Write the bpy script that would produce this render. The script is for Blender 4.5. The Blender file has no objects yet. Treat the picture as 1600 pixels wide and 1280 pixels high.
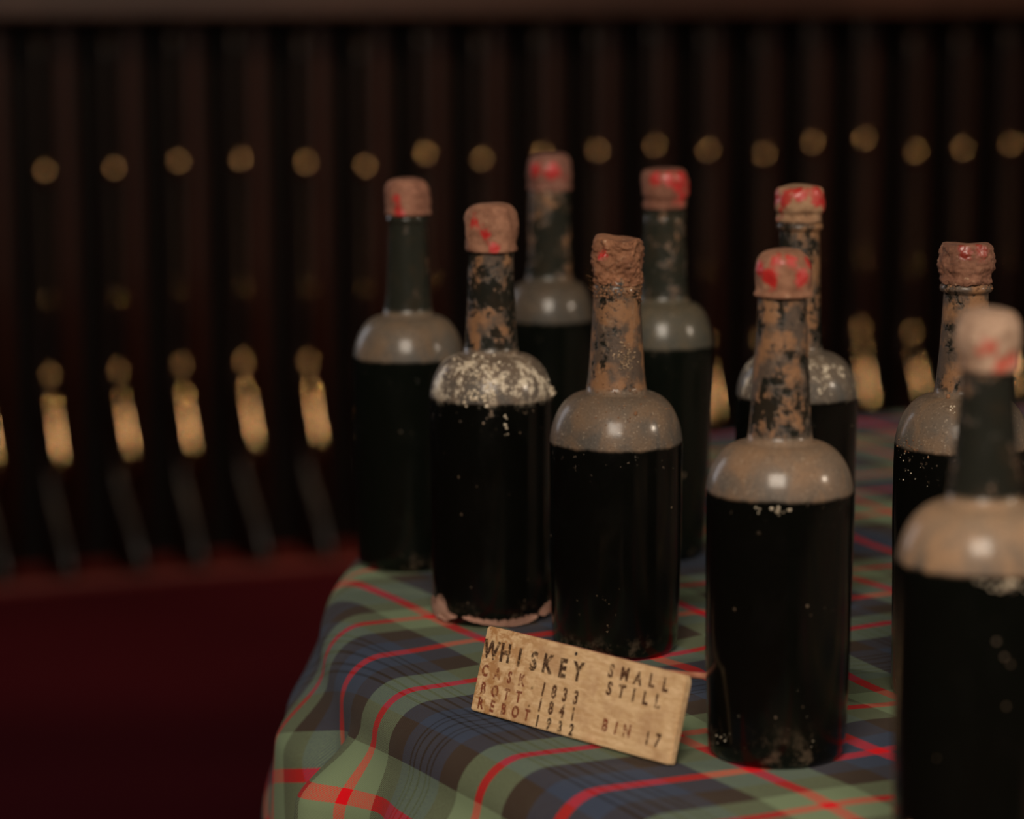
import bpy, bmesh, math, random
from math import sin, cos, pi, radians, sqrt, asin, atan, tan
from mathutils import Vector, Matrix, noise as mn

S = bpy.context.scene
C = S.collection
random.seed(7)

# ------------------------------------------------------------------ camera
F = 4400.0                       # focal length in pixels of the 1600x1280 frame
TABLE_Z = 0.78
CAM = Vector((0, 0, TABLE_Z + 0.425))
PITCH = atan((640 + 40) / F)
cam_d = bpy.data.cameras.new('camera')
cam = bpy.data.objects.new('camera', cam_d)
C.objects.link(cam)
cam.location = CAM
cam.rotation_euler = (pi / 2 - PITCH, 0, 0)
cam_d.sensor_width = 36
cam_d.lens = F / 1600 * 36
cam_d.dof.use_dof = True
cam_d.dof.focus_distance = 1.665
cam_d.dof.aperture_fstop = 4.3
cam_d.clip_start = .05
S.camera = cam

# ------------------------------------------------------------------ world, light, exposure
S.view_settings.view_transform = 'Standard'
S.view_settings.look = 'None'
S.view_settings.gamma = 1
S.view_settings.use_curve_mapping = False
S.view_settings.exposure = 0.0
w = bpy.data.worlds.new('room_dimness')
S.world = w
w.use_nodes = True
w.node_tree.nodes['Background'].inputs[0].default_value = (1, .86, .72, 1)
w.node_tree.nodes['Background'].inputs[1].default_value = 0.005


def area(name, loc, target, sx, sy, power, col):
    d = bpy.data.lights.new(name, 'AREA')
    d.shape = 'RECTANGLE'; d.size = sx; d.size_y = sy
    d.energy = power; d.color = col
    o = bpy.data.objects.new(name, d); C.objects.link(o)
    o.location = loc
    o.rotation_euler = (Vector(target) - Vector(loc)).to_track_quat('-Z', 'Y').to_euler()
    return o


area('window_light', (-.28, -.95, 2.60), (.1, 1.9, .9), 1.25, 1.15, 104, (1, .87, .72))
area('side_lamp', (2.6, 1.0, 1.95), (.2, 1.8, .95),   .13, .13, 22, (1, .84, .66))
area('left_window', (-2.2, 3.9, 1.7), (.1, 1.9, .9), .8, 1.3, 9, (.92, .93, 1))

for lx in (-.75, .35, 1.5):      # unseen spots added above the frame to brighten the rack's brass
    pd = bpy.data.lights.new('rack_fill_spot', 'SPOT'); pd.energy = 85; pd.color = (1, .72, .45); pd.shadow_soft_size = .05
    pd.spot_size = radians(50); pd.spot_blend = .7
    po = bpy.data.objects.new('rack_fill_spot', pd); C.objects.link(po); po.location = (lx, 3.6 + .38 * lx, 2.5)
    po.rotation_euler = (Vector((lx, 5.6 + .38 * lx, .62)) - po.location).to_track_quat('-Z', 'Y').to_euler()

# ------------------------------------------------------------------ pixel <-> world helpers (placement only)
def ray(px, py):
    x = (px - 800) / F; y = -(py - 640) / F
    return Vector((x, cos(PITCH) + y * sin(PITCH), -sin(PITCH) + y * cos(PITCH)))


def on_z(px, py, z):
    d = ray(px, py)
    return CAM + d * ((z - CAM.z) / d.z)


def proj(p):
    v = Vector(p) - CAM
    depth = v.y * cos(PITCH) - v.z * sin(PITCH)
    up = v.y * sin(PITCH) + v.z * cos(PITCH)
    return 800 + F * v.x / depth, 640 - F * up / depth, depth


def height_for(P, py):
    lo, hi = -.2, .8
    for _ in range(40):
        m = (lo + hi) / 2
        if proj((P.x, P.y, P.z + m))[1] > py: lo = m
        else: hi = m
    return (lo + hi) / 2


# ------------------------------------------------------------------ node helpers
class N:
    def __init__(s, name):
        s.m = bpy.data.materials.new(name); s.m.use_nodes = True
        s.t = s.m.node_tree; s.b = s.t.nodes['Principled BSDF']
        s.out = s.t.nodes['Material Output']

    def n(s, kind, **kw):
        x = s.t.nodes.new(kind)
        for k, v in kw.items(): setattr(x, k, v)
        return x

    def put(s, sock, v):
        if isinstance(v, bpy.types.NodeSocket): s.t.links.new(v, sock)
        elif isinstance(v, (tuple, list)) and len(v) == 3 and sock.type == 'RGBA': sock.default_value = (*v, 1)
        else: sock.default_value = v

    def math(s, op, a, b=None, c=None, clamp=False):
        x = s.n('ShaderNodeMath', operation=op, use_clamp=clamp)
        s.put(x.inputs[0], a)
        if b is not None: s.put(x.inputs[1], b)
        if c is not None: s.put(x.inputs[2], c)
        return x.outputs[0]

    def step(s, v, a, b, lo=0., hi=1.):
        x = s.n('ShaderNodeMapRange', interpolation_type='SMOOTHSTEP')
        s.put(x.inputs[0], v); x.inputs[1].default_value = a; x.inputs[2].default_value = b
        x.inputs[3].default_value = lo; x.inputs[4].default_value = hi
        return x.outputs[0]

    def mix(s, f, a, b, blend='MIX'):
        x = s.n('ShaderNodeMix', data_type='RGBA', blend_type=blend)
        s.put(x.inputs[0], f); s.put(x.inputs[6], a); s.put(x.inputs[7], b)
        return x.outputs[2]

    def fmix(s, f, a, b):
        x = s.n('ShaderNodeMix', data_type='FLOAT')
        s.put(x.inputs[0], f); s.put(x.inputs[2], a); s.put(x.inputs[3], b)
        return x.outputs[0]

    def obj(s, off=(0, 0, 0), scale=(1, 1, 1)):
        tc = s.n('ShaderNodeTexCoord'); mp = s.n('ShaderNodeMapping')
        s.t.links.new(tc.outputs['Object'], mp.inputs[0])
        mp.inputs[1].default_value = off; mp.inputs[3].default_value = scale
        return mp.outputs[0]

    def noise(s, vec, scale, detail=4, rough=.55, dist=0.):
        x = s.n('ShaderNodeTexNoise')
        s.put(x.inputs['Vector'], vec); x.inputs['Scale'].default_value = scale
        x.inputs['Detail'].default_value = detail; x.inputs['Roughness'].default_value = rough
        x.inputs['Distortion'].default_value = dist
        return x.outputs['Fac']

    def sep(s, vec):
        x = s.n('ShaderNodeSeparateXYZ'); s.put(x.inputs[0], vec); return x.outputs

    def bump(s, h, strength=.3, dist=.001):
        x = s.n('ShaderNodeBump'); s.put(x.inputs['Height'], h)
        x.inputs['Strength'].default_value = strength; x.inputs['Distance'].default_value = dist
        s.t.links.new(x.outputs[0], s.b.inputs['Normal'])
        return x

    def set(s, **kw):
        names = dict(col='Base Color', rough='Roughness', metal='Metallic', coat='Coat Weight', coatr='Coat Roughness',
                     spec='Specular IOR Level', sheen='Sheen Weight', alpha='Alpha')
        for k, v in kw.items(): s.put(s.b.inputs[names[k]], v)
        return s


# ------------------------------------------------------------------ mesh helpers
def mesh_obj(name, verts, faces, mat, parent=None, smooth=True, uv=None):
    me = bpy.data.meshes.new(name)
    me.from_pydata([tuple(v) for v in verts], [], faces)
    me.validate(); me.update()
    if smooth: me.polygons.foreach_set('use_smooth', [True] * len(me.polygons))
    if mat: me.materials.append(mat)
    o = bpy.data.objects.new(name, me); C.objects.link(o)
    if parent: o.parent = parent
    return o


def bm_obj(name, bm, mat, parent=None, smooth=False):
    bmesh.ops.recalc_face_normals(bm, faces=bm.faces[:])
    me = bpy.data.meshes.new(name); bm.to_mesh(me); bm.free()
    if smooth: me.polygons.foreach_set('use_smooth', [True] * len(me.polygons))
    if mat: me.materials.append(mat)
    o = bpy.data.objects.new(name, me); C.objects.link(o)
    if parent: o.parent = parent
    return o


def box_bm(x0, x1, y0, y1, z0, z1, bev=0, seg=2):
    bm = bmesh.new()
    bmesh.ops.create_cube(bm, size=1, matrix=Matrix.Translation(((x0 + x1) / 2, (y0 + y1) / 2, (z0 + z1) / 2)) @ Matrix.Diagonal((x1 - x0, y1 - y0, z1 - z0, 1)))
    if bev: bmesh.ops.bevel(bm, geom=bm.edges[:], offset=bev, segments=seg, affect='EDGES', profile=.5)
    return bm


def smooth_profile(pts, n=6):
    out = []
    P = [pts[0]] + list(pts) + [pts[-1]]
    for i in range(1, len(P) - 2):
        p0, p1, p2, p3 = P[i - 1], P[i], P[i + 1], P[i + 2]
        for k in range(n):
            t = k / n
            out.append(tuple(.5 * ((2 * p1[j]) + (-p0[j] + p2[j]) * t + (2 * p0[j] - 5 * p1[j] + 4 * p2[j] - p3[j]) * t * t
                                   + (-p0[j] + 3 * p1[j] - 3 * p2[j] + p3[j]) * t ** 3) for j in range(len(p1))))
    out.append(tuple(pts[-1]))
    return out


def lathe(prof, seg=96, disp=None, cap0=True, cap1=True):
    vs, fs = [], []
    for (r, z) in prof:
        for k in range(seg):
            a = 2 * pi * k / seg
            p = Vector((max(r, 1e-5) * sin(a), -max(r, 1e-5) * cos(a), z))
            vs.append(disp(p) if disp else p)
    n = len(prof)
    for i in range(n - 1):
        for k in range(seg):
            k2 = (k + 1) % seg
            fs.append((i * seg + k, i * seg + k2, (i + 1) * seg + k2, (i + 1) * seg + k))
    if cap0: fs.append(tuple(range(seg - 1, -1, -1)))
    if cap1: fs.append(tuple((n - 1) * seg + k for k in range(seg)))
    return vs, fs


def tube(pts, rad, seg=8):
    """closed tube through points; rad a number or a list"""
    vs, fs = [], []
    pts = [Vector(p) for p in pts]
    for i, p in enumerate(pts):
        t = (pts[min(i + 1, len(pts) - 1)] - pts[max(i - 1, 0)]).normalized()
        a = t.cross(Vector((0, 0, 1)) if abs(t.z) < .9 else Vector((1, 0, 0))).normalized(); b = t.cross(a)
        r = rad[i] if isinstance(rad, (list, tuple)) else rad
        for k in range(seg):
            q = 2 * pi * k / seg
            vs.append(p + a * (r * cos(q)) + b * (r * sin(q)))
    for i in range(len(pts) - 1):
        for k in range(seg):
            k2 = (k + 1) % seg
            fs.append((i * seg + k, i * seg + k2, (i + 1) * seg + k2, (i + 1) * seg + k))
    fs.append(tuple(range(seg))); fs.append(tuple((len(pts) - 1) * seg + k for k in range(seg - 1, -1, -1)))
    return vs, fs


def loft(secs, seg=20):
    """secs: (z, cy, rx, ry) super-ellipse sections"""
    vs, fs = [], []
    for (z, cy, rx, ry) in secs:
        for k in range(seg):
            a = 2 * pi * k / seg
            c, s_ = cos(a), sin(a)
            vs.append((rx * math.copysign(abs(c) ** .85, c), cy + ry * math.copysign(abs(s_) ** .85, s_), z))
    n = len(secs)
    for i in range(n - 1):
        for k in range(seg):
            k2 = (k + 1) % seg
            fs.append((i * seg + k, i * seg + k2, (i + 1) * seg + k2, (i + 1) * seg + k))
    fs.append(tuple(range(seg - 1, -1, -1))); fs.append(tuple((n - 1) * seg + k for k in range(seg)))
    return vs, fs


def merge(*parts):
    V, Fc = [], []
    for v, f in parts:
        o = len(V); V += list(v); Fc += [tuple(i + o for i in q) for q in f]
    return V, Fc


def tag(o, label=None, cat=None, group=None, kind=None):
    if label: o['label'] = label
    if cat: o['category'] = cat
    if group: o['group'] = group
    if kind: o['kind'] = kind
    return o


def empty(name, loc, rz=0):
    o = bpy.data.objects.new(name, None); C.objects.link(o)
    o.location = loc; o.rotation_euler = (0, 0, rz); o.empty_display_size = .05
    return o


# ------------------------------------------------------------------ setting materials
def mat_carpet():
    m = N('maroon_carpet'); v = m.obj()
    f = m.noise(v, 60, 5, .7); g = m.noise(v, 3, 3)
    m.set(col=m.mix(m.math('MULTIPLY', f, g), (.042, .0014, .0042), (.072, .0032, .0085)), rough=.95, spec=.1)
    m.bump(f, .5, .004)
    return m.m


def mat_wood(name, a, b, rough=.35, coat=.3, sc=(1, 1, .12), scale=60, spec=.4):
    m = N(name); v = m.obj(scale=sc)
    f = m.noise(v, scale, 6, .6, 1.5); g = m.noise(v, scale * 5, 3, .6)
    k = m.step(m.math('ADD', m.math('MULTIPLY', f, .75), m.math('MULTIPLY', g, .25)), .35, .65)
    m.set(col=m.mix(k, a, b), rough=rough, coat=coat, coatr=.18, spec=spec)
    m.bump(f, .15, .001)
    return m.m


M_carpet = mat_carpet()
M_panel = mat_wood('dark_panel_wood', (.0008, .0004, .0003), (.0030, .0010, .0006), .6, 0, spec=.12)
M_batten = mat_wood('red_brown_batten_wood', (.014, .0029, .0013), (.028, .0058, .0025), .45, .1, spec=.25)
M_rail = mat_wood('brown_rail_wood', (.024, .009, .006), (.044, .017, .0115), .45, .2, (.12, 1, 1))
M_kerb = mat_wood('red_painted_kerb', (.070, .0055, .0045), (.11, .012, .008), .5, .1, (.12, 1, 1))
M_stock = mat_wood('dark_gunstock_walnut', (.0022, .0009, .0006), (.0075, .0024, .0013), .36, .16, spec=.2)


def mat_metal(name, a, b, rough):
    m = N(name); v = m.obj()
    f = m.noise(v, 90, 4, .6)
    m.set(col=m.mix(f, a, b), rough=m.fmix(f, rough * .7, rough * 1.3), metal=1.0)
    return m.m


M_brass = mat_metal('aged_brass', (.85, .46, .19), (.96, .60, .31), .11)
M_brass2 = mat_metal('dull_brass', (.85, .46, .19), (.96, .60, .31), .19)
M_steel = mat_metal('browned_steel', (.020, .014, .011), (.05, .038, .030), .4)

# ------------------------------------------------------------------ the setting
floor = bm_obj('floor', box_bm(-5, 5, -3, 8, -.05, 0), M_carpet); tag(floor, 'dark maroon carpeted floor', kind='structure')

KZ = .022
A0 = on_z(0, 915, KZ); A1 = on_z(1600, 792, KZ)      # front edge of the rack kerb
RD = (A1 - A0); RD.z = 0; RD.normalize(); RN = Vector((RD.y, -RD.x, 0))   # along the wall / towards the room
ANG = math.atan2(RD.y, RD.x)
KERB = .18


def rack(t, out, z=0):           # t along the wall, out = distance in front of the wall face
    p = A0 + RD * t + RN * (out - KERB); p.z = z
    return p


def wall_t(px, py, out):
    """t where the pixel's ray meets the vertical plane at distance out from the wall"""
    d = ray(px, py); o = rack(0, out, 0)
    k = (o - CAM).dot(RN) / d.dot(RN)
    p = CAM + d * k
    return (p - o).dot(RD), p.z


WL, WR = -2.0, 4.6


def wall_box(name, t0, t1, o0, o1, z0, z1, mat, parent=None, bev=0):
    bm = box_bm(t0, t1, -o1, -o0, z0, z1, bev)
    ob = bm_obj(name, bm, mat, parent)
    if not parent:
        ob.location = rack(0, 0, 0); ob.rotation_euler = (0, 0, ANG)
    return ob


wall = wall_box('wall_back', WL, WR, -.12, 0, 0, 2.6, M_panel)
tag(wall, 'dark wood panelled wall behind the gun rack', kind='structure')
# vertical half-round battens between the guns (t positions follow the guns)
dots = [(-38, 268, .25), (68, 270, .35), (175, 266, 1), (277, 255, .6), (373, 252, .8), (476, 258, .5), (570, 262, .8), (663, 243, .9), (753, 252, .7), (846, 244, .5),
        (933, 238, .5), (1023, 230, .35), (1105, 237, .5), (1192, 243, .9), (1270, 225, .3), (1350, 220, .15), (1430, 240, .5), (1503, 235, .6), (1578, 228, .4), (1652, 230, .4)]
GOUT = .075
gun_t = [wall_t(x, y, GOUT + .03) for x, y, _ in dots]
bat_me = None
ts = [g[0] for g in gun_t]
bts = [ts[0] - .12] + [(ts[i] + ts[i + 1]) / 2 for i in range(len(ts) - 1)] + [ts[-1] + .12]
bts = [bts[0] - .13 * k for k in range(6, 0, -1)] + bts + [bts[-1] + .13 * k for k in range(1, 8)]
secs = []
for (z) in (0, .6, 1.2, 1.8, 2.4):
    secs.append((z, 0, .019, .014))
bv, bf = loft(secs, 14)
for i, t in enumerate(bts):
    if bat_me is None:
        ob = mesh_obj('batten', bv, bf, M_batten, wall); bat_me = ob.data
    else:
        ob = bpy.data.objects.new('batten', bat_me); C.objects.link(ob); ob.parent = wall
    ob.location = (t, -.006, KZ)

kerb = wall_box('trim_1', WL, WR, 0, KERB, 0, KZ, M_kerb, bev=.006)
tag(kerb, 'low red kerb along the foot of the gun rack', kind='structure')
RAIL_Z0 = wall_t(100, 30, .13)[1]
rail = wall_box('trim_2', WL, WR, .10, .145, RAIL_Z0, RAIL_Z0 + .09, M_rail, bev=.008)
tag(rail, 'horizontal brown wooden rail holding the guns upright', kind='structure')
for t in (WL + .1, -.62, 3.3, WR - .1):
    wall_box('rail_bracket', t - .02, t + .02, 0, .105, RAIL_Z0 + .01, RAIL_Z0 + .08, M_rail, rail)


# ------------------------------------------------------------------ guns
def make_gun():
    root = empty('musket', (0, 0, 0))
    L = 1.19
    st = smooth_profile([(0, -.050, .021, .056), (.02, -.049, .0225, .055), (.07, -.038, .0215, .046), (.13, -.019, .019, .031), (.18, -.004, .0165, .0205),
                         (.25, .0, .0175, .021), (.30, 0, .023, .027), (.36, 0, .0235, .028), (.42, 0, .0185, .024), (.60, 0, .0165, .0205), (.85, 0, .015, .018), (1.06, 0, .0135, .0165)], 3)
    mesh_obj('stock', *loft(st), M_stock, root)
    mesh_obj('barrel', *tube([(0, .012, .30), (0, .012, .5), (0, .012, 1.0), (0, .012, L)], [.0135, .0125, .011, .0105], 14), M_steel, root)
    mesh_obj('ramrod', *tube([(0, -.0195, .44), (0, -.0195, .8), (0, -.0195, 1.08), (0, -.0195, 1.10)], [.0032, .0032, .0032, .005], 8), M_steel, root)
    # butt plate
    mesh_obj('butt_plate', *loft([(-.004, -.050, .021, .056), (.0, -.050, .0225, .058), (.004, -.050, .0225, .058)]), M_steel, root)
    # ramrod pipes with beaded ends
    for z, h in ((.388, .024), (.787, .026)):
        pr = [(.0052, -h / 2 - .004), (.0066, -h / 2 - .002), (.0075, -h / 2), (.0118, -h / 2 + .004), (.0140, 0), (.0118, h / 2 - .004), (.0075, h / 2), (.0066, h / 2 + .002), (.0052, h / 2 + .004)]
        v, f = lathe(smooth_profile(pr, 2), 16)
        v = [Vector((p.x, p.y - .0215, p.z + z)) for p in v]
        mesh_obj('ramrod_pipe', v, f, M_brass2, root)
    # trigger guard: finials top and bottom and the bow between
    bow = smooth_profile([(0, -.0275, .342), (0, -.031, .334), (0, -.036, .322), (0, -.041, .306), (0, -.048, .28), (0, -.055, .255), (0, -.0625, .226), (0, -.0635, .209), (0, -.053, .199), (0, -.040, .191), (0, -.031, .176)], 3)
    gv, gf = tube(bow, [.0050 + .0035 * sin(pi * i / (len(bow) - 1)) for i in range(len(bow))], 10)
    fin1 = lathe([(.0001, -.0075), (.0045, -.006), (.0072, -.003), (.0078, 0), (.0072, .003), (.0045, .006), (.0001, .0075)], 16)
    f1 = ([Vector((p.x, p.y - .041, p.z + .320)) for p in fin1[0]], fin1[1])
    f2 = ([Vector((p.x * .9, p.y * .9 - .060, p.z * .9 + .212)) for p in fin1[0]], fin1[1])
    mesh_obj('trigger_guard', *merge((gv, gf), f1, f2), M_brass, root)
    mesh_obj('trigger', *tube([(0, -.024, .286), (0, -.034, .282), (0, -.042, .270)], [.003, .0028, .002], 8), M_steel, root)
    # lock plate with cock on the right-hand side of the stock
    bm = box_bm(.0215, .0265, -.014, .014, .28, .39, .002)
    bmesh.ops.recalc_face_normals(bm, faces=bm.faces[:])
    lk = bm_obj('lock_plate', bm, M_steel, root)
    mesh_obj('cock', *tube([(.028, 0, .325), (.031, .012, .318), (.031, .026, .326), (.030, .032, .342)], [.006, .005, .004, .005], 8), M_steel, lk)
    # sling swivel
    sw = [(.011 * cos(a), -.031 - .0, .535 + .014 * sin(a)) for a in [2 * pi * k / 14 for k in range(14)]]
    mesh_obj('sling_swivel', *tube(sw + [sw[0]], .0018, 6), M_brass, root)
    bd = lathe([(.0185, -.005), (.0195, -.004), (.0195, .004), (.0185, .005)], 20)
    mesh_obj('barrel_band', [Vector((p.x * .98, p.y * 1.15 + .001, p.z + 1.03)) for p in bd[0]], bd[1], M_steel, root)
    return root


def kids(o): return [c for c in C.objects if c.parent == o]


def copy_tree(o, parent=None):
    c = o.copy(); C.objects.link(c); c.parent = parent
    for ch in kids(o): copy_tree(ch, c)
    return c


ordn = ['', 'second', 'third', 'fourth', 'fifth', 'sixth', 'seventh', 'eighth', 'ninth', 'tenth', 'eleventh', 'twelfth', 'thirteenth', 'fourteenth', 'fifteenth', 'sixteenth', 'seventeenth', 'eighteenth', 'nineteenth']
gun0 = make_gun()
protos = [gun0] + [copy_tree(gun0) for _ in dots[1:]]
for i, ((px, py, br), (t, z)) in enumerate(zip(dots, gun_t)):
    g = protos[i]
    g.location = rack(t, GOUT, KZ + .0045)
    g.rotation_euler = (0, 0, ANG + radians(18 + random.uniform(-7, 7)))
    g.scale = (1, 1, (z - KZ - .0045) / .787)
    if i == 0: lab = 'dark brass-mounted musket cut by the left picture edge, outermost in the rack'
    elif i == 1: lab = 'leftmost whole brass-mounted musket standing in the wall rack'
    elif i < 18: lab = 'blurred brass-mounted musket standing in the wall rack, %s from the left' % ordn[i]
    else: lab = 'blurred brass-mounted musket at the rack\'s far right, %s' % ('by the picture edge' if i == 18 else 'just beyond the picture edge')
    tag(g, lab, 'musket', 'muskets standing upright in the wall rack')

# ------------------------------------------------------------------ round table and tartan cloth
TR = .915
TC = Vector((.785, 1.93, 0))
m = N('plywood_table'); m.set(col=(.25, .16, .09), rough=.6); M_ply = m.m
table = tag(empty('round_table', (TC.x, TC.y, 0)), 'large round table hidden under the tartan cloth', 'table')
v, f = lathe([(.0, 0), (TR - .022, 0), (TR - .018, .004), (TR - .018, .022), (TR - .022, .026), (0, .026)], 96, cap0=False, cap1=False)
o = mesh_obj('table_top', v, f, M_ply, table, smooth=False); o.location = (0, 0, TABLE_Z - .030)
for a in (45, 135, 225, 315):
    x, y = .55 * cos(radians(a)), .55 * sin(radians(a))
    mesh_obj('leg', *tube([(x, y, 0), (x, y, .4), (x, y, TABLE_Z - .03)], .016, 12), M_steel, table)

# bottles: pixel measurements -> world dimensions
#      base(x,y)  cap y0,y1,r   neck y0,r0  y1,r1   shoulder y, R   fill y  base r
BT = {
    'A': dict(b=(640, 880), cap=(280, 334, 35), n0=(350, 30.5), n1=(488, 37), sh=(560, 86.5), fill=568, br=80, lip=1),
    'B': dict(b=(768, 962), cap=(318, 391, 42), n0=(398, 35.5), n1=(548, 42), sh=(618, 96.5), fill=632, br=92, lip=0),
    'C': dict(b=(961, 1012), cap=(370, 442, 41), n0=(458, 37), n1=(608, 46), sh=(690, 104), fill=703, br=98, lip=0),
    'D': dict(b=(858, 800), cap=(240, 296, 35), n0=(302, 31.5), n1=(436, 36), sh=(500, 69), fill=508, br=64, lip=0),
    'E': dict(b=(1034, 866), cap=(263, 324, 36.5), n0=(328, 33), n1=(468, 38.5), sh=(545, 78), fill=548, br=66, lip=0),
    'F': dict(b=(1240, 944), cap=(290, 345, 38.5), n0=(362, 31.5), n1=(545, 37.5), sh=(612, 95), fill=630, br=88, lip=1),
    'G': dict(b=(1212, 1176), cap=(388, 461, 45.5), n0=(468, 38), n1=(684, 49), sh=(765, 115), fill=781, br=108, lip=0),
    'H': dict(b=(1494, 1085), cap=(380, 440, 43), n0=(460, 34.5), n1=(612, 44), sh=(695, 106), fill=708, br=100, lip=1),
    'I': dict(b=(1522, 1395), cap=(483, 576, 49), n0=(584, 41), n1=(778, 57), sh=(880, 134), fill=893, br=127, lip=0),
}
CLOTH_T = .0016
TOPZ = TABLE_Z + CLOTH_T
for k, d in BT.items():
    P = on_z(*d['b'], TOPZ); d['P'] = P
    d['s'] = lambda r, y, P=P: r * proj((P.x, P.y, P.z + height_for(P, y)))[2] / F
BASES = [(d['P'].x, d['P'].y, d['s'](d['br'], d['b'][1])) for d in BT.values()]
# board base line on the table
SB0 = on_z(735, 1113, TOPZ); SB1 = on_z(1045, 1200, TOPZ)

rot = radians(27)
cr, sr = cos(rot), sin(rot)


def flatmask(x, y):
    m_ = 1.0
    for bx, by, r in BASES:
        d = sqrt((x - bx) ** 2 + (y - by) ** 2)
        m_ = min(m_, max(0, min(1, (d - r - .004) / .035)))
    ab = (SB1 - SB0); t = max(0, min(1, ((x - SB0.x) * ab.x + (y - SB0.y) * ab.y) / (ab.x ** 2 + ab.y ** 2)))
    d = sqrt((x - SB0.x - ab.x * t) ** 2 + (y - SB0.y - ab.y * t) ** 2)
    return min(m_, max(0, min(1, (d - .008) / .03)))


def ss(a, b, x):
    t = max(0, min(1, (x - a) / (b - a))); return t * t * (3 - 2 * t)


def build_cloth():
    NT = 900
    rho = [0, .1, .2, .3] + [.3 + .012 * i for i in range(1, 49)]
    while rho[-1] < TR - .03: rho.append(rho[-1] + .012)
    rho += [TR - .024 + .004 * i for i in range(0, 22)]
    while rho[-1] < TR + .56: rho.append(rho[-1] + .010)
    vs, fs, uvs = [], [], []
    BR = .026
    for ri, p in enumerate(rho):
        for k in range(NT):
            th = 2 * pi * k / NT
            c, s_ = cos(th), sin(th)
            x0, y0 = TC.x + min(p, TR) * c, TC.y + min(p, TR) * s_
            if p <= TR - BR:
                h = 0.0
                q = Vector((x0 * 6, y0 * 6, 3.1))
                wr = mn.noise(q) * .0035 + mn.noise(q * 2.3) * .0016 + mn.noise(q * 6) * .0005
                h = max(0, .0012 + wr) * flatmask(x0, y0) * ss(TR - BR, TR - .12, p)
                P = Vector((TC.x + p * c, TC.y + p * s_, TABLE_Z + CLOTH_T + h))
            else:
                q = p - (TR - BR)
                a = min(q / BR, pi / 2)
                out = TR - BR + BR * sin(a); dz = BR * (1 - cos(a))
                rest = max(0, q - BR * pi / 2); dz += rest
                # folds, growing down the drape
                nz = mn.noise(Vector((c * 5.5, s_ * 5.5, 1.7)))
                fo = .5 + .5 * sin(th * 19 + 2.6 * nz + 0.55)
                f2 = .5 + .5 * sin(th * 57 + 5 * mn.noise(Vector((c * 9, s_ * 9, 8.2))))
                dg = math.degrees(th)
                G_ = lambda c0, w0: math.exp(-((dg - c0) / w0) ** 2)
                wv = ss(176, 184, dg) * (1 - ss(232, 246, dg))
                own = .46 + .24 * G_(189.6, 2.8) - .80 * G_(194.6, 1.2) + .42 * G_(197.6, 1.5) - .20 * G_(201.8, 1.5) + .12 * G_(207, 2) - .20 * G_(211.5, 1.5) + .15 * G_(217, 3) - .25 * G_(224, 2.2) + .2 * G_(231, 3)
                fo = fo ** 1.3 * (1 - wv) + max(0, own) * wv
                g = ss(0, .16, rest) * .9 + rest * .25
                g = g * (1 - wv) + (ss(0, .045, rest) * .7 + rest * 1.3) * wv
                out += g * ((.050 + .012 * wv) * fo) + ss(0, .10, rest) * .006 * f2 * (1 - .6 * wv) + .002 * a
                # pinch sideways so that folds lean over each other
                th2 = th + (1 - wv) * g * .012 * sin(2 * (th * 19 + 2.6 * nz + .55) - .6)
                P = Vector((TC.x + out * cos(th2), TC.y + out * sin(th2), TABLE_Z + CLOTH_T - dz))
            vs.append(P)
            wx = mn.noise(Vector((x0 * 3.5, y0 * 3.5, 9))) * .010 + mn.noise(Vector((x0 * 12, y0 * 12, 4))) * .0022
            wy = mn.noise(Vector((x0 * 3.5, y0 * 3.5, 29))) * .010 + mn.noise(Vector((x0 * 12, y0 * 12, 44))) * .0022
            X = TC.x + p * c + wx; Y = TC.y + p * s_ + wy
            uvs.append((X * cr + Y * sr, -X * sr + Y * cr))
    n = len(rho)
    for i in range(1, n - 1):
        for k in range(NT):
            k2 = (k + 1) % NT
            fs.append((i * NT + k, i * NT + k2, (i + 1) * NT + k2, (i + 1) * NT + k))
    fs.append(tuple(NT + k for k in range(NT)))
    ob = mesh_obj('tablecloth', vs, fs, None)
    uvl = ob.data.uv_layers.new(name='UVMap')
    flat = [0.0] * (2 * len(ob.data.loops))
    for li, lp in enumerate(ob.data.loops):
        flat[2 * li], flat[2 * li + 1] = uvs[lp.vertex_index]
    uvl.data.foreach_set('uv', flat)
    return ob


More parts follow.
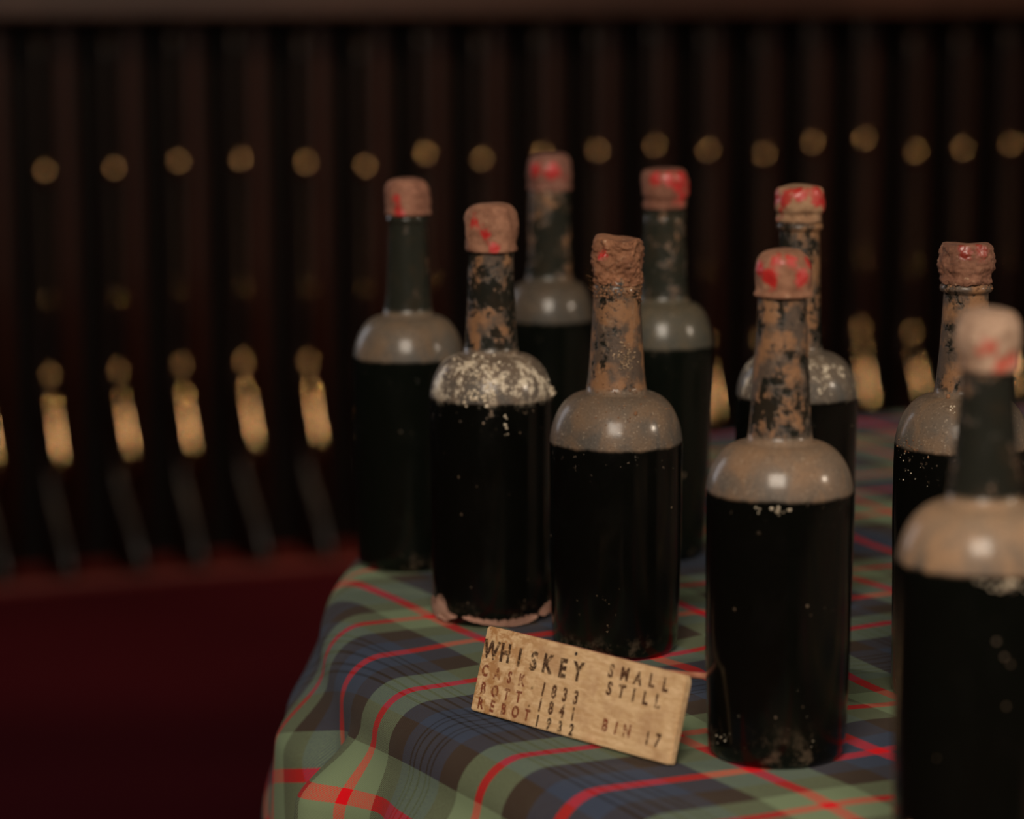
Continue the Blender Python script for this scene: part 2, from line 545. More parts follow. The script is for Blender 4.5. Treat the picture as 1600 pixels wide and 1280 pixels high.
def mat_tartan():
    m = N('tartan_twill')
    uvn = m.n('ShaderNodeUVMap'); uvn.uv_map = 'UVMap'
    u, v_, _ = m.sep(uvn.outputs[0])
    RED = (.66, .003, .009); BLU = (.040, .052, .086); BLK = (.044, .028, .019); GRN = (.165, .215, .122); DK = (.012, .009, .008)
    stops = [(0, RED), (.0045, BLU), (.027, BLK), (.052, GRN), (.0760, RED), (.0845, GRN), (.108, BLK), (.1325, BLU), (.1440, DK), (.1458, BLU), (.1500, DK), (.1518, BLU), (.1585, DK)]

    def stripe(coord, off):
        pp = m.math('PINGPONG', m.math('ADD', coord, off), .16)
        r = m.n('ShaderNodeValToRGB'); m.put(r.inputs[0], m.math('DIVIDE', pp, .16))
        cr_ = r.color_ramp; cr_.interpolation = 'CONSTANT'
        cr_.elements[0].position = 0; cr_.elements[0].color = (*stops[0][1], 1)
        cr_.elements[1].position = stops[1][0] / .16; cr_.elements[1].color = (*stops[1][1], 1)
        for p, c in stops[2:]:
            e = cr_.elements.new(p / .16); e.color = (*c, 1)
        return r.outputs[0]
    a = stripe(u, UOFF); b = stripe(v_, VOFF)
    # twill: warp and weft threads show in a fine diagonal alternation
    tw = m.math('SINE', m.math('MULTIPLY', m.math('ADD', u, v_), 2 * pi / .0019))
    fz = m.noise(uvn.outputs[0], 900, 2, .6)
    fac = m.math('ADD', .5, m.math('MULTIPLY', tw, .30))
    fac = m.math('ADD', fac, m.math('MULTIPLY', m.math('SUBTRACT', fz, .5), .7), clamp=True)
    col = m.mix(fac, a, b)
    wear = m.noise(uvn.outputs[0], 22, 4, .6)
    col = m.mix(m.step(wear, .4, .75, 0, .07), col, (.15, .14, .11))
    m.set(col=col, rough=.88, spec=.08, sheen=.02)
    h = m.math('ADD', m.math('MULTIPLY', tw, .5), fz)
    m.bump(h, .35, .0004)
    return m.m


# stripe phases: family one runs along +u (constant v), family two along +v
def uv_at(px, py):
    p = on_z(px, py, TOPZ); return p.x * cr + p.y * sr, -p.x * sr + p.y * cr


VOFF = -1.575              # blue-centred red line of family one
UOFF = -.862        # blue-centred red line of family two
cloth = build_cloth()
cloth.data.materials.append(mat_tartan())
tag(cloth, 'green, navy and brown tartan tablecloth with thin red lines, draped over the round table', 'tablecloth')


# ------------------------------------------------------------------ bottles
def mat_glass(name, seed, fill, nb, ntop, dirt=.5, dust=(.17, .135, .10), top_dust=None, green=.0, crust=0., low=.02, dust_amt=1.):
    """dark glass: dusty shoulder, painted brighter where light passes above the liquid line, grimy patchy neck, nearly black body"""
    m = N(name); v = m.obj(off=(seed * 1.7, seed * .9, 0)); raw = m.obj()
    z = m.sep(raw)[2]
    n1 = m.noise(m.obj(off=(seed * 1.7, seed * .9, 0), scale=(1, 1, .62)), 62, 4, .58, .5); n2 = m.noise(v, 220, 5, .7); n3 = m.noise(v, 16, 3, .5); n4 = m.noise(v, 620, 2, .6)
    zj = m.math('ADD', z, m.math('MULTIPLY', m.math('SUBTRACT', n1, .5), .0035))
    above = m.step(zj, fill - .0012, fill + .0014)  # light showing through glass above the liquid is painted into the dust colour
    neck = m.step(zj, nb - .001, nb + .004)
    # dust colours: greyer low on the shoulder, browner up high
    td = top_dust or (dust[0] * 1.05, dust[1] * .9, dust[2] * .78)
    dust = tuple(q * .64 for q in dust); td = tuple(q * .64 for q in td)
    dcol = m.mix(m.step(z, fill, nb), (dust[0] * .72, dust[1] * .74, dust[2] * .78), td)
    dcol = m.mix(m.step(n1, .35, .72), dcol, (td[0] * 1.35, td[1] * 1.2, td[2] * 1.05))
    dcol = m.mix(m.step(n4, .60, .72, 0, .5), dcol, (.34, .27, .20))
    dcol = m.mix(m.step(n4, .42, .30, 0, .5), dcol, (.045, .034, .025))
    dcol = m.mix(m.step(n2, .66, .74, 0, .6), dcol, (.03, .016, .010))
    # neck grime
    gm = m.step(m.math('ADD', m.math('MULTIPLY', n1, .62), m.math('MULTIPLY', n2, .38)), .585 - dirt * .22, .645 - dirt * .22, .05, 1)
    gcol = m.mix(m.step(m.noise(v, 75, 3, .5), .42, .60), (.070, .046, .032), (.20, .098, .045))
    gcol = m.mix(m.step(n2, .56, .72, 0, .6), gcol, (.23, .16, .105))
    gcol = m.mix(m.step(n2, .42, .28, 0, .6), gcol, (.022, .016, .011))
    black = (.0022 + .001 * green, .0022 + .002 * green, .0016 + .0012 * green)
    glass = (.009 + .007 * green, .010 + .008 * green, .008 + .0055 * green)
    ncol = m.mix(gm, glass, gcol)
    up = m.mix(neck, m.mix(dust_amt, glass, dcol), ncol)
    # body: a few pale crumbs, grime close to the base
    vo = m.n('ShaderNodeTexVoronoi'); m.put(vo.inputs['Vector'], v); vo.inputs['Scale'].default_value = 150
    spk = m.math('MULTIPLY', m.step(vo.outputs['Distance'], .16, .08), m.step(n1, .60, .68))
    nearfill = m.math('MULTIPLY', m.step(z, fill - .022, fill - .001), m.step(m.math('ADD', n2, m.math('MULTIPLY', n1, .3)), .80, .86))
    foot = m.math('MULTIPLY', m.step(z, low, .001), m.step(m.math('ADD', m.math('MULTIPLY', n2, .5), m.math('MULTIPLY', n1, .5)), .50, .66))
    lowm = m.math('MAXIMUM', m.math('MAXIMUM', spk, nearfill), m.math('MULTIPLY', foot, .38))
    body = m.mix(lowm, black, (.19, .13, .085))
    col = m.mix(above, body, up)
    if crust > 0:
        zz = m.math('MULTIPLY', m.step(z, fill - .004, fill + .010), m.step(z, nb + .004, nb - .012))
        cm = m.math('MULTIPLY', m.step(m.math('ADD', m.math('MULTIPLY', n1, .5), m.math('MULTIPLY', n2, .5)), .58 - crust * .12, .63 - crust * .12), zz)
        col = m.mix(cm, col, (.50, .43, .33))
    dusty = m.math('MULTIPLY', above, m.math('ADD', m.math('MULTIPLY', m.math('SUBTRACT', 1.0, neck), dust_amt), m.math('MULTIPLY', neck, gm), clamp=True))
    dusty = m.math('MAXIMUM', dusty, lowm)
    m.set(col=col, rough=m.fmix(dusty, m.step(n1, .3, .7, .13, .24), .62), coat=m.fmix(dusty, 0., m.step(n1, .3, .7, .50, .25)), coatr=.19, spec=m.fmix(dusty, .32, .3))
    hh = m.math('MULTIPLY', m.math('ADD', m.math('MULTIPLY', n2, .6), m.math('MULTIPLY', n4, .4)), dusty)
    m.bump(hh, .45, .0012)
    return m.m


def mat_wax(name, seed, red, spots=(), geo=None, dustc=(.30, .14, .085), redc=(.40, .010, .012), gloss=.3):
    """sealing wax: red where it shows through, brown dirt elsewhere; red = share of red"""
    m = N(name); v = m.obj(off=(seed * 2.3, seed * 1.1, seed * .7))
    n1 = m.noise(v, 42, 3, .5, .4); n2 = m.noise(v, 260, 5, .7); n3 = m.noise(v, 90, 3, .6)
    k = m.step(m.math('ADD', m.math('MULTIPLY', n1, .85), m.math('MULTIPLY', n2, .15)), .62 - red * .24, .67 - red * .24)
    raw = m.obj(); capB, hC, capR = geo
    for az, zf, rr in spots:
        vd = m.n('ShaderNodeVectorMath', operation='DISTANCE')
        m.put(vd.inputs[0], raw); vd.inputs[1].default_value = (capR * sin(radians(az)), -capR * cos(radians(az)), capB + hC * zf)
        dd = m.math('ADD', vd.outputs['Value'], m.math('MULTIPLY', m.math('SUBTRACT', m.math('ADD', m.math('MULTIPLY', n3, .6), m.math('MULTIPLY', n2, .4)), .5), capR * 1.5))
        k = m.math('MAXIMUM', k, m.step(dd, capR * (rr + .05), capR * (rr - .20), 0, .85))
    dustc = tuple(q * .72 for q in dustc)
    d = m.mix(m.step(n3, .35, .65), (dustc[0] * .62, dustc[1] * .55, dustc[2] * .5), dustc)
    d = m.mix(m.step(n2, .58, .72, 0, .6), d, (.42, .27, .17))
    d = m.mix(m.step(n2, .42, .30, 0, .7), d, (.05, .022, .014))
    r = m.mix(m.step(n3, .45, .75, 0, .55), redc, (.30, .085, .055))
    m.set(col=m.mix(k, d, r), rough=m.fmix(k, .85, .36), coat=m.math('MULTIPLY', k, gloss), coatr=.2)
    m.bump(m.math('ADD', m.math('MULTIPLY', n2, .5), m.math('MULTIPLY', n3, .6)), .6, .0016)
    return m.m


def crumb(p, r, nrm, sd):
    """one irregular lump (20 faces) as verts, faces"""
    bm = bmesh.new(); bmesh.ops.create_icosphere(bm, subdivisions=1, radius=1)
    vs = []
    for v_ in bm.verts:
        k = 1 + .45 * mn.noise(v_.co * 1.7 + Vector((sd, sd * .3, 0)))
        vs.append(Vector(p) + v_.co * r * k)
    fs = [tuple(v_.index for v_ in f.verts) for f in bm.faces]
    bm.free()
    return vs, fs


def make_bottle(key, label, gl, wax, amp=.0012, seal_shape=0, seed=1):
    d = BT[key]; P = d['P']
    root = tag(empty('bottle', P), label, 'bottle', 'dusty old whiskey bottles on the tartan cloth')
    H = lambda y: height_for(P, y)
    s = d['s']
    capT, capB, capR = H(d['cap'][0]), H(d['cap'][1]), s(d['cap'][2], d['cap'][0])
    nt, ntr = H(d['n0'][0]), s(d['n0'][1], d['n0'][0])
    nb, nbr = H(d['n1'][0]), s(d['n1'][1], d['n1'][0])
    sh, R = H(d['sh'][0]), s(d['sh'][1], d['sh'][0])
    fill = H(d['fill']); br = s(d['br'], d['b'][1])
    # the front of the dome hides the far side: fill line seen at the front surface sits a little higher in z than its row on the axis
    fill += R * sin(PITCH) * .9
    prof = [(0.0, .012), (br * .35, .010), (br * .72, .003), (br * .86, 0.0), (br * .93, .0009), (br * .985, .0045), (br, .010)]
    nbod = 10
    for i in range(1, nbod + 1):
        t = i / nbod
        z = .010 + (sh - .012 - .010) * t
        bulge = .35 * .0008 * sin(pi * t)
        prof.append((br + (R - br) * (t ** .8) + bulge, z))
    # dome: superellipse from R at sh to the neck root
    dome = nb - sh
    rin = nbr * 1.06
    for i in range(1, 15):
        a = i / 14 * pi / 2
        rr = rin + (R - rin) * cos(a) ** .92
        zz = sh - .004 + (dome + .002) * sin(a) ** 1.0
        prof.append((rr, zz))
    prof.append((nbr * 1.01, nb + .003)); prof.append((nbr * .97, nb + .009))
    for i in range(1, 9):
        t = i / 8
        z = nb + .009 + (nt - nb - .009) * t
        prof.append((nbr * .97 + (ntr - nbr * .97) * t ** .85, z))
    if d['lip']:
        lr = capR * .95
        prof += [(ntr * 1.0, capB - .0062), (lr * .97, capB - .0054), (lr, capB - .0038), (lr * .98, capB - .0022), (lr * .9, capB - .001), (lr * .86, capB + .001), (capR * .78, capB + .006)]
    else:
        prof += [(ntr * 1.0, capB - .0020), (min(ntr * 1.02, capR * .86), capB - .0012), (capR * .8, capB + .004)]
    prof += [(capR * .7, capB + .008), (0, capB + .0085)]
    prof = sorted_prof(prof)
    sd = Vector((seed * 3.1, seed * 1.3, 0))
    gdisp = (lambda p: p + Vector((p.x, p.y, 0)).normalized() * (mn.noise(p * 22 + sd) * .0005)) if True else None
    pr2 = []
    for a_, b_ in zip(prof[:-1], prof[1:]):
        L = sqrt((a_[0] - b_[0]) ** 2 + (a_[1] - b_[1]) ** 2); n = max(1, int(L / .004))
        for i in range(n): pr2.append((a_[0] + (b_[0] - a_[0]) * i / n, a_[1] + (b_[1] - a_[1]) * i / n))
    pr2.append(prof[-1])
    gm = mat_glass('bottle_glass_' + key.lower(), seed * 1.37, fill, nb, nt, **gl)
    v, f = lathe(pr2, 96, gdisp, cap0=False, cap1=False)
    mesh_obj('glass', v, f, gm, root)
    # wax seal
    hC = capT - capB
    shapes = {
        0: [(.80, .0), (.95, .0), (.99, .06), (.97, .18), (1.0, .40), (.99, .62), (.93, .80), (.80, .92), (.60, .985), (.30, 1.0), (0, 1.0)],
        1: [(.80, .0), (.90, .0), (.93, .08), (.90, .22), (.99, .34), (1.0, .55), (.99, .78), (.90, .93), (.70, .99), (.35, 1.0), (0, .99)],
        2: [(.80, .0), (.97, .0), (1.0, .05), (.95, .15), (.99, .45), (.97, .60), (.88, .78), (.74, .90), (.52, .97), (.25, 1.0), (0, 1.0)],
        3: [(.80, .0), (.93, .0), (.98, .08), (.95, .20), (1.01, .42), (.97, .60), (.93, .75), (.90, .90), (.80, .985), (.4, .97), (0, .95)],
    }
    sp = smooth_profile([(r * capR, capB - .0005 + z * (hC + .0005)) for r, z in shapes[seal_shape]], 8 if amp > .0015 else 5)

    def wd(p):
        q = p + sd
        rad = Vector((p.x, p.y, 0)); e = rad.normalized() if rad.length > 1e-4 else Vector((0, 0, 1))
        t = max(0, min(1, (p.z - capB) / hC))
        rough_ = amp > .0015
        if rough_: t_low = 1 - ss(0, .25, t)
        n_ = mn.noise(q * 75) * amp * 1.3 + mn.noise(q * 170) * amp * .7 + abs(mn.noise(q * 380)) * amp * .35
        top = ss(.6, 1, t)
        if rough_: n_ += (abs(mn.noise(q * 210)) - .25) * amp * .9 + mn.noise(q * 520) * amp * .35 - t_low * abs(mn.noise(Vector((q.x * 160, q.y * 160, 3)))) * amp
        return p + e * (n_ * (1 - .3 * top)) - Vector((0, 0, (.0022 * abs(mn.noise(Vector((q.x * 120, q.y * 120, 7)))) * t_low) if rough_ else 0)) + Vector((0, 0, mn.noise(q * 60 + Vector((5, 5, 5))) * amp * 1.1 * top))
    v, f = lathe(sp, 140 if amp > .0015 else 80, wd, cap0=True, cap1=False)
    mesh_obj('wax_seal', v, f, mat_wax('sealing_wax_' + key.lower(), seed * .77, geo=(capB, hC, capR), **wax), root)
    d.update(root=root, H=H, R=R, nb=nb, sh=sh, nbr=nbr, ntr=ntr, nt=nt, capB=capB, capT=capT, capR=capR, fillz=fill, bR=br, prof=pr2)
    return root


def sorted_prof(p):
    out = [p[0]]
    for q in p[1:]:
        if (q[0] - out[-1][0]) ** 2 + (q[1] - out[-1][1]) ** 2 > 1e-9: out.append(q)
    return out


def r_at(d, z):
    pr = [q for q in d['prof'] if q[1] > .008]
    for a_, b_ in zip(pr[:-1], pr[1:]):
        if a_[1] <= z <= b_[1] and b_[1] > a_[1]:
            t = (z - a_[1]) / (b_[1] - a_[1]); return a_[0] + (b_[0] - a_[0]) * t
    return d['R']


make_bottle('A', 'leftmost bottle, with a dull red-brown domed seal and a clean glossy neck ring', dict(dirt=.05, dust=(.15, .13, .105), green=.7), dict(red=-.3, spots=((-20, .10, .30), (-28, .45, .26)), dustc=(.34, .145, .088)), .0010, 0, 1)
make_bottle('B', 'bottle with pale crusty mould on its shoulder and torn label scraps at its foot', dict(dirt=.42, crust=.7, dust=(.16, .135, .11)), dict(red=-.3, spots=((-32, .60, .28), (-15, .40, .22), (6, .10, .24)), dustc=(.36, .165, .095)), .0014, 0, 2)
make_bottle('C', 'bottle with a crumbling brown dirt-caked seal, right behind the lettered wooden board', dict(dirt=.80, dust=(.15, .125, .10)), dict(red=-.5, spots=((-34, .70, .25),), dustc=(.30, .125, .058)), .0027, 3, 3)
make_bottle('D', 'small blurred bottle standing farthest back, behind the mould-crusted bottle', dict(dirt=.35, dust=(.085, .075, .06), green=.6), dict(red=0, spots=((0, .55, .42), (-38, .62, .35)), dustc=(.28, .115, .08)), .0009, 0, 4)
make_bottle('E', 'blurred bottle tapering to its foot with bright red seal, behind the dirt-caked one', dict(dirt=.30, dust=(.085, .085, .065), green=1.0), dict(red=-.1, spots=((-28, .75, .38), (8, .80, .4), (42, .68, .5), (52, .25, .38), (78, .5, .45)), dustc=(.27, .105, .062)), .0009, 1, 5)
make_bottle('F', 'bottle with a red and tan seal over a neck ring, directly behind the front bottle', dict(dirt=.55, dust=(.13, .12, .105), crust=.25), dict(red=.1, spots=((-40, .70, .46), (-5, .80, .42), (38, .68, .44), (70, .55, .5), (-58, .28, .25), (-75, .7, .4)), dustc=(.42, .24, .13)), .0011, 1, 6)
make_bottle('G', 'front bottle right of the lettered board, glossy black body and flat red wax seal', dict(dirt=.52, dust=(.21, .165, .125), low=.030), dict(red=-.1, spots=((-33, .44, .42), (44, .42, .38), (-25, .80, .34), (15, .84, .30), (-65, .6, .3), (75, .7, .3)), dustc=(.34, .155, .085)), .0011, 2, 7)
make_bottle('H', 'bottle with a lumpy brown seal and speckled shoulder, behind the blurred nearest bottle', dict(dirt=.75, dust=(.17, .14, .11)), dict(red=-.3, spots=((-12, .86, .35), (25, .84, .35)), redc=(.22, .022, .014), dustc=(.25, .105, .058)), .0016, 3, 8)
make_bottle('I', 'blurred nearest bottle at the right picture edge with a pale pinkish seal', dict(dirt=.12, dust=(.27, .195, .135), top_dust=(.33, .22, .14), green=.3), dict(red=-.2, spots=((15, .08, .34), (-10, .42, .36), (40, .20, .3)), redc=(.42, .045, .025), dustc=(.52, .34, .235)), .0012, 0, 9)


def mat_plain(name, a, b, rough=.8, scale=120):
    m = N(name); v = m.obj(); f = m.noise(v, scale, 5, .7)
    m.set(col=m.mix(m.step(f, .3, .7), a, b), rough=rough, spec=.25)
    m.bump(f, .5, .0008)
    return m.m


M_crust = mat_plain('pale_mould_crust', (.34, .27, .19), (.62, .54, .42))
M_tan = mat_plain('tan_crust', (.20, .13, .075), (.40, .29, .19))
M_dirt = mat_plain('brown_crumbs', (.09, .04, .02), (.24, .12, .06))
M_paper = mat_plain('pink_label_paper', (.30, .155, .11), (.42, .235, .175))


def surf(d, az, z, lift=0):
    r = r_at(d, z) + lift
    return (r * sin(az), -r * cos(az), z)


def lumps(key, name, mat, spots, rng):
    """spots: (az deg, z, spread az, spread z, count, rmin, rmax)"""
    d = BT[key]; parts = []
    for az, z, sa, sz, n, r0, r1 in spots:
        for _ in range(n):
            a_ = radians(az + rng.gauss(0, sa)); zz = z + rng.gauss(0, sz)
            if zz < .010 or zz > d['capB'] + .001: continue
            r = r0 + (r1 - r0) * rng.random() ** 2
            parts.append(crumb(surf(d, a_, zz, r * .15), r, None, rng.random() * 50))
    o = mesh_obj(name, *merge(*parts), mat, d['root'], smooth=True)
    o['kind'] = 'stuff'
    return o


rg = random.Random(3)
b = BT['B']
lumps('B', 'mould_crust', M_crust, [(-30, b['nb'] - .008, 14, .004, 60, .0004, .0015), (-5, b['nb'] - .012, 12, .006, 70, .0005, .0017), (-12, b['fillz'] + .006, 10, .003, 45, .0005, .0018),
                                    (40, b['nb'] - .014, 18, .006, 30, .0003, .0010), (80, b['fillz'] + .005, 4, .0022, 14, .001, .0024), (14, b['fillz'] - .011, 1.5, .004, 9, .0004, .0011)], rg)
c_ = BT['C']
lumps('C', 'dirt_crumbs', M_dirt, [(0, c_['capB'] - .004, 60, .0028, 320, .0002, .0010), (0, c_['nb'] + .001, 50, .0015, 40, .0003, .0007), (5, c_['nb'] - .010, 35, .006, 40, .0002, .0007),
                                   (18, c_['nb'] - .0105, .6, .0004, 4, .0008, .0013)], rg)
lumps('C', 'pale_crust', M_tan, [(16, c_['nb'] + .025, 15, .0035, 90, .00015, .0008), (22, c_['nb'] + .018, 8, .003, 40, .00015, .0007), (-8, .03, 6, .012, 14, .0001, .0004)], rg)
g_ = BT['G']
lumps('G', 'dirt_crumbs', M_crust, [(-6, g_['fillz'] - .004, 4, .001, 12, .0004, .0013), (-20, g_['fillz'] - .003, 3, .001, 5, .0004, .0009), (-50, .012, 12, .004, 9, .0002, .0005), (5, .02, 20, .01, 6, .0001, .0004)], rg)
h_ = BT['H']
lumps('H', 'dirt_crumbs', M_dirt, [(-40, h_['nb'] - .001, 2, .0005, 5, .0008, .0016), (0, h_['capB'] - .001, 60, .0015, 60, .0004, .0011), (-60, h_['fillz'] + .001, 12, .002, 30, .0003, .0008)], rg)
lumps('H', 'pale_specks', M_crust, [(-22, h_['nb'] - .006, 2, .002, 7, .0004, .0009), (-60, h_['fillz'] - .01, 12, .008, 16, .0002, .0006)], rg)
i_ = BT['I']
lumps('I', 'pale_crust', M_crust, [(8, i_['fillz'] - .004, 6, .001, 16, .0006, .0016), (-12, i_['fillz'] - .002, 3, .001, 5, .0005, .001)], rg)

# loose fibres round the crumbling seal
fp = []
for _ in range(34):
    a_ = rg.uniform(-pi, pi); z0 = c_['capB'] + rg.uniform(-.007, .004)
    p0 = Vector(surf(c_, a_, min(z0, c_['capB'] - .001), .0008 if z0 < c_['capB'] else .0028)); p0.z = z0
    dv = Vector((sin(a_), -cos(a_), 0)) * rg.uniform(.0005, .003) + Vector((cos(a_), sin(a_), 0)) * rg.uniform(-.004, .004) + Vector((0, 0, rg.uniform(-.003, .003)))
    fp.append(tube([p0, p0 + dv * .5 + Vector((0, 0, rg.uniform(-.001, .001))), p0 + dv], .00011, 3))
o = mesh_obj('fibres', *merge(*fp), M_dirt, c_['root']); o['kind'] = 'stuff'


# torn label scraps
def scrap(key, pts, seed):
    """pts: (azimuth deg, z low, z high)"""
    d = BT[key]; n = 70; a0, a1 = pts[0][0], pts[-1][0]
    vs = []
    for lay in (0.00035, .0009):
        for i in range(n + 1):
            az = a0 + (a1 - a0) * i / n
            for p, q in zip(pts[:-1], pts[1:]):
                if p[0] <= az <= q[0]: break
            t = (az - p[0]) / (q[0] - p[0])
            lo = p[1] + (q[1] - p[1]) * t; hi = p[2] + (q[2] - p[2]) * t
            e = min(1, min(i, n - i) / 3)
            hi += (mn.noise(Vector((az * .35, seed, 0))) * .0022 + mn.noise(Vector((az * 1.3, seed, 5))) * .0009) * e
            lo += (mn.noise(Vector((az * .4, seed, 9))) * .0006) * e
            hi = max(hi, lo + .0004)
            for j in range(5):
                z = lo + (hi - lo) * j / 4
                vs.append(surf2(d, radians(az), max(z, .0006), lay))
    fs = []; L = (n + 1) * 5
    for i in range(n):
        for j in range(4):
            q = (i * 5 + j, (i + 1) * 5 + j, (i + 1) * 5 + j + 1, i * 5 + j + 1)
            fs.append(tuple(x + L for x in q)); fs.append(tuple(reversed(q)))
        fs.append((i * 5, i * 5 + L, (i + 1) * 5 + L, (i + 1) * 5)); k = i * 5 + 4
        fs.append((k, k + 5, k + 5 + L, k + L))
    mesh_obj('label_scrap', vs, fs, M_paper, d['root'])


def surf2(d, az, z, lift):
    pr = [q for q in d['prof'] if q[0] > d['bR'] * .86]
    r = d['bR'] * .86
    for a_, b_ in zip(pr[:-1], pr[1:]):
        if a_[1] <= z <= b_[1] and b_[1] > a_[1]:
            t = (z - a_[1]) / (b_[1] - a_[1]); r = a_[0] + (b_[0] - a_[0]) * t; break
    r += lift
    return (r * sin(az), -r * cos(az), z)


scrap('B', [(-88, .002, .010), (-74, .0015, .016), (-66, .002, .013), (-60, .003, .019), (-52, .001, .018), (-44, .004, .0085), (-35, .006, .0075)], 1)
scrap('B', [(-28, .0065, .0075), (-22, .005, .0085), (-8, .003, .0065), (8, .0015, .0055), (24, .001, .006), (40, .002, .0075), (50, .0045, .007)], 2)
scrap('B', [(53, .006, .0085), (62, .004, .011), (78, .005, .012)], 3)
scrap('I', [(-88, .002, .026), (-72, .001, .036), (-60, .001, .040), (-50, .001, .030), (-42, .001, .016)], 4)
scrap('I', [(-30, .004, .020), (-18, .002, .022), (0, .004, .019), (14, .010, .016)], 5)


# ------------------------------------------------------------------ lettered wooden board
def mat_board():
    m = N('pale_stained_board'); v = m.obj(); sv = m.obj(scale=(.25, 1, 1))
    x = m.sep(v)[0]
    g = m.noise(sv, 420, 5, .65, .6); s1 = m.noise(v, 120, 6, .70, .5); s2 = m.noise(v, 38, 4, .55)
    col = m.mix(m.step(g, .3, .7), (.50, .32, .16), (.66, .46, .27))
    st = m.math('MULTIPLY', m.step(s1, .42, .58), m.step(x, .075, .0, .15, 1.))
    col = m.mix(m.math('MULTIPLY', st, .85), col, (.30, .125, .032))
    col = m.mix(m.step(s2, .48, .66, 0, .6), col, (.36, .20, .10))
    col = m.mix(m.step(m.noise(v, 700, 3, .6), .68, .75, 0, .8), col, (.12, .055, .02))
    m.set(col=col, rough=.72, spec=.25)
    m.bump(m.math('ADD', g, s1), .4, .0008)
    return m.m


def mat_ink(name, c, dens):
    m = N(name); v = m.obj()
    n1 = m.noise(v, 600, 4, .7); n2 = m.noise(v, 150, 3, .6)
    a = m.step(m.math('ADD', m.math('MULTIPLY', n1, .5), m.math('MULTIPLY', n2, .5)), .60 - dens * .30, .80 - dens * .30, 0.0, .85)
    m.set(col=c, rough=.8, spec=.1, alpha=a)
    return m.m


M_board = mat_board()
M_ink = mat_ink('dark_brown_ink', (.050, .024, .014), .85)
M_ink2 = mat_ink('faded_brown_ink', (.085, .036, .018), .92)
M_ink3 = mat_ink('faded_red_ink', (.20, .050, .024), .88)
M_strip = mat_plain('pinkish_strip_wood', (.34, .13, .075), (.45, .20, .13), .6, 60)

ex = (SB1 - SB0); BW = ex.length; ex.normalize()
lean_dir = Vector((-ex.y, ex.x, 0))               # horizontal, away from the viewer
if lean_dir.y < 0: lean_dir.negate()
lean = radians(16)
ey = (lean_dir * sin(lean) + Vector((0, 0, cos(lean)))).normalized()
ez = ex.cross(ey)                                  # faces the viewer
# board height so that the top left corner lands at (762, 982)
lo, hi = .02, .09
for _ in range(30):
    BH = (lo + hi) / 2
    if proj(SB0 + ey * BH)[1] > 982: lo = BH
    else: hi = BH
BTH = .0050
board = empty('wooden_sign', SB0 + Vector((0, 0, .0016)))
board.rotation_euler = Matrix((ex, ey, ez)).transposed().to_euler()
tag(board, 'small tan wooden board lettered WHISKEY, leaning before the bottles', 'sign')
bm = bmesh.new()
# outline with slightly worn corners, top edge sagging a little
ol = [(.0008, 0), (BW * .5, 0), (BW - .0006, 0), (BW, .001), (BW, BH - .004), (BW - .0015, BH - .0006), (BW * .6, BH - .0002), (BW * .25, BH), (.0012, BH), (0, BH - .0015), (0, .001)]
fr = [bm.verts.new((x, y, 0)) for x, y in ol]; bk = [bm.verts.new((x, y, -BTH)) for x, y in ol]
bm.faces.new(fr); bm.faces.new(list(reversed(bk)))
for i in range(len(ol)):
    j = (i + 1) % len(ol); bm.faces.new((fr[i], bk[i], bk[j], fr[j]))
bmesh.ops.recalc_face_normals(bm, faces=bm.faces[:])
bmesh.ops.bevel(bm, geom=bm.edges[:], offset=.00045, segments=2, affect='EDGES')
bm_obj('board', bm, M_board, board)


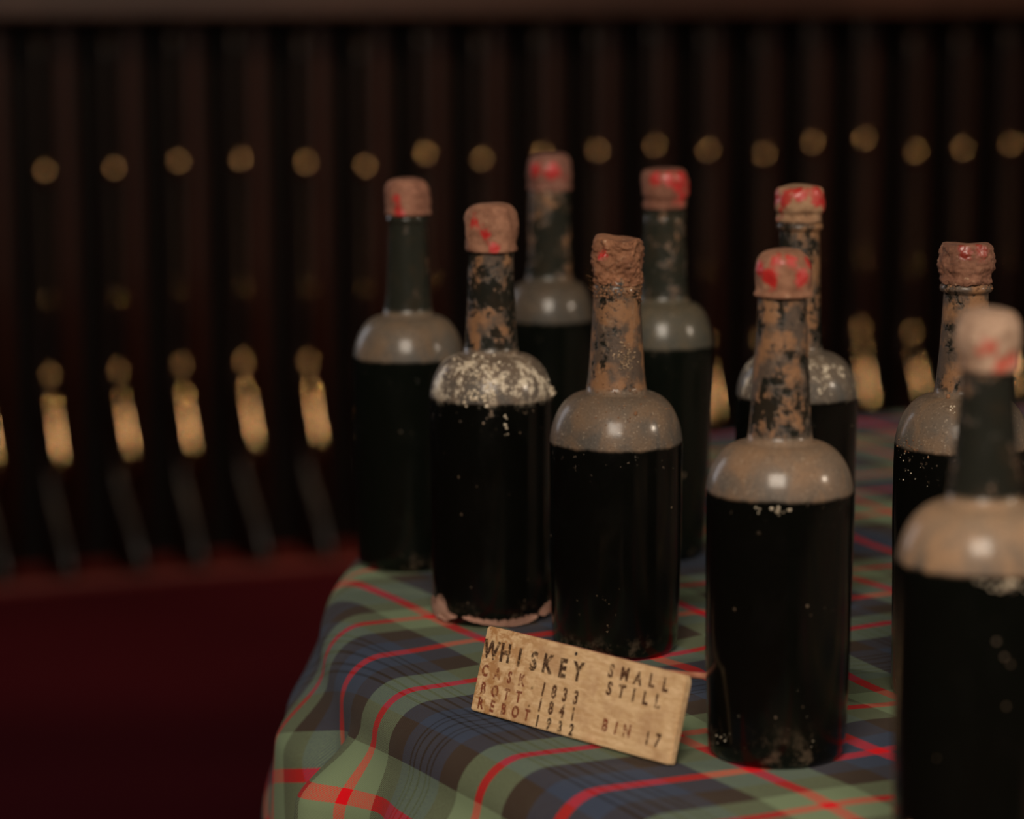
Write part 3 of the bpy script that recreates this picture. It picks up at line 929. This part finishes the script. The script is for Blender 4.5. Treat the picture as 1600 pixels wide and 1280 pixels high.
HCAP = .74
def text(word, u0, u1, v, hgt, mat, squeeze=1.0):
    """word spans u0..u1 of the board's width, centred at v of its height (from the top)"""
    n = len(word); parts = []
    Vx, Fx = [], []
    for i, ch in enumerate(word):
        cu = bpy.data.curves.new('lettering', 'FONT'); cu.body = ch; cu.size = 1; cu.extrude = 0; cu.resolution_u = 3
        cu.offset = .045
        ob = bpy.data.objects.new('tmp', cu); C.objects.link(ob)
        dg = bpy.context.evaluated_depsgraph_get(); me = ob.evaluated_get(dg).to_mesh()
        vv = [v_.co.copy() for v_ in me.vertices]; ff = [tuple(p.vertices) for p in me.polygons]
        ob.evaluated_get(dg).to_mesh_clear()
        bpy.data.objects.remove(ob); bpy.data.curves.remove(cu)
        xs = [p.x for p in vv]; cx = (min(xs) + max(xs)) / 2
        k = hgt * BH / HCAP
        X = BW * (u0 + (u1 - u0) * (i / (n - 1) if n > 1 else .5))
        Y = BH * (1 - v) + rg.uniform(-.0003, .0003)
        ra = radians(rg.uniform(-3, 3))
        o_ = len(Vx)
        for p in vv:
            x = (p.x - cx) * k * squeeze; y = (p.y - .341) * k
            Vx.append((X + x * cos(ra) - y * sin(ra), Y + x * sin(ra) + y * cos(ra), .00012))
        Fx += [tuple(q + o_ for q in f_) for f_ in ff]
    o = mesh_obj('lettering', Vx, Fx, mat, board, smooth=False)
    return o


text('WHISKEY', .045, .495, .262, .215, M_ink, .82)
text('SMALL', .652, .915, .160, .150, M_ink2, .85)
text('STILL', .660, .895, .358, .150, M_ink2, .85)
text('CASK', .035, .232, .520, .135, M_ink3, .8)
text('.', .288, .288, .520, .12, M_ink2)
text('1833', .345, .510, .552, .155, M_ink2, .75)
text('BOTT', .045, .230, .715, .135, M_ink3, .8)
text('.', .290, .290, .740, .12, M_ink2)
text('1841', .345, .512, .735, .150, M_ink2, .75)
text('REBOT', .048, .290, .890, .135, M_ink3, .8)
text('1932', .347, .520, .915, .135, M_ink, .75)
text('BIN', .675, .780, .765, .140, M_ink3, .8)
text('17', .880, .930, .782, .150, M_ink2, .75)
# nail hole with a rusty ring
m = N('rusty_nail_hole'); m.set(col=(.02, .010, .006), rough=.9)
v, f = lathe([(0, .0002), (.0008, .0002), (.0011, .00015)], 14, cap0=False, cap1=False)
o = mesh_obj('nail_hole', [Vector((p.x + BW * .469, p.y + BH * .93, p.z)) for p in v], f, m.m, board)
# backing strip along the top edge, running on to the front bottle
inv = Matrix.Translation(board.location) @ board.rotation_euler.to_matrix().to_4x4(); inv.invert()
gq = BT['G']
sp0 = Vector((.004, BH - .0018, -BTH - .0019))
endw = on_z(1104, 1057, TOPZ + .038)
endl = inv @ endw
mid = Vector((BW * .86, BH - .0022, -BTH - .0019))
far = mid + (endl - mid).normalized() * ((endl - mid).length + .004)
mesh_obj('backing_strip', *tube([sp0, Vector((BW * .5, BH - .0016, -BTH - .0019)), mid, mid.lerp(far, .5), far], .0018, 8), M_strip, board)
print('board', BW, BH, 'strip end', endw, 'G', gq['P'], gq['R'])
for k, d in BT.items(): print(k, [round(x, 4) for x in d['P']], 'R %.4f h %.4f' % (d['R'], d['capT']))
print('guns z', [round(g[1], 3) for g in gun_t], 'dt', [round(b_ - a_, 3) for a_, b_ in zip(ts[:-1], ts[1:])], 'rail', RAIL_Z0)
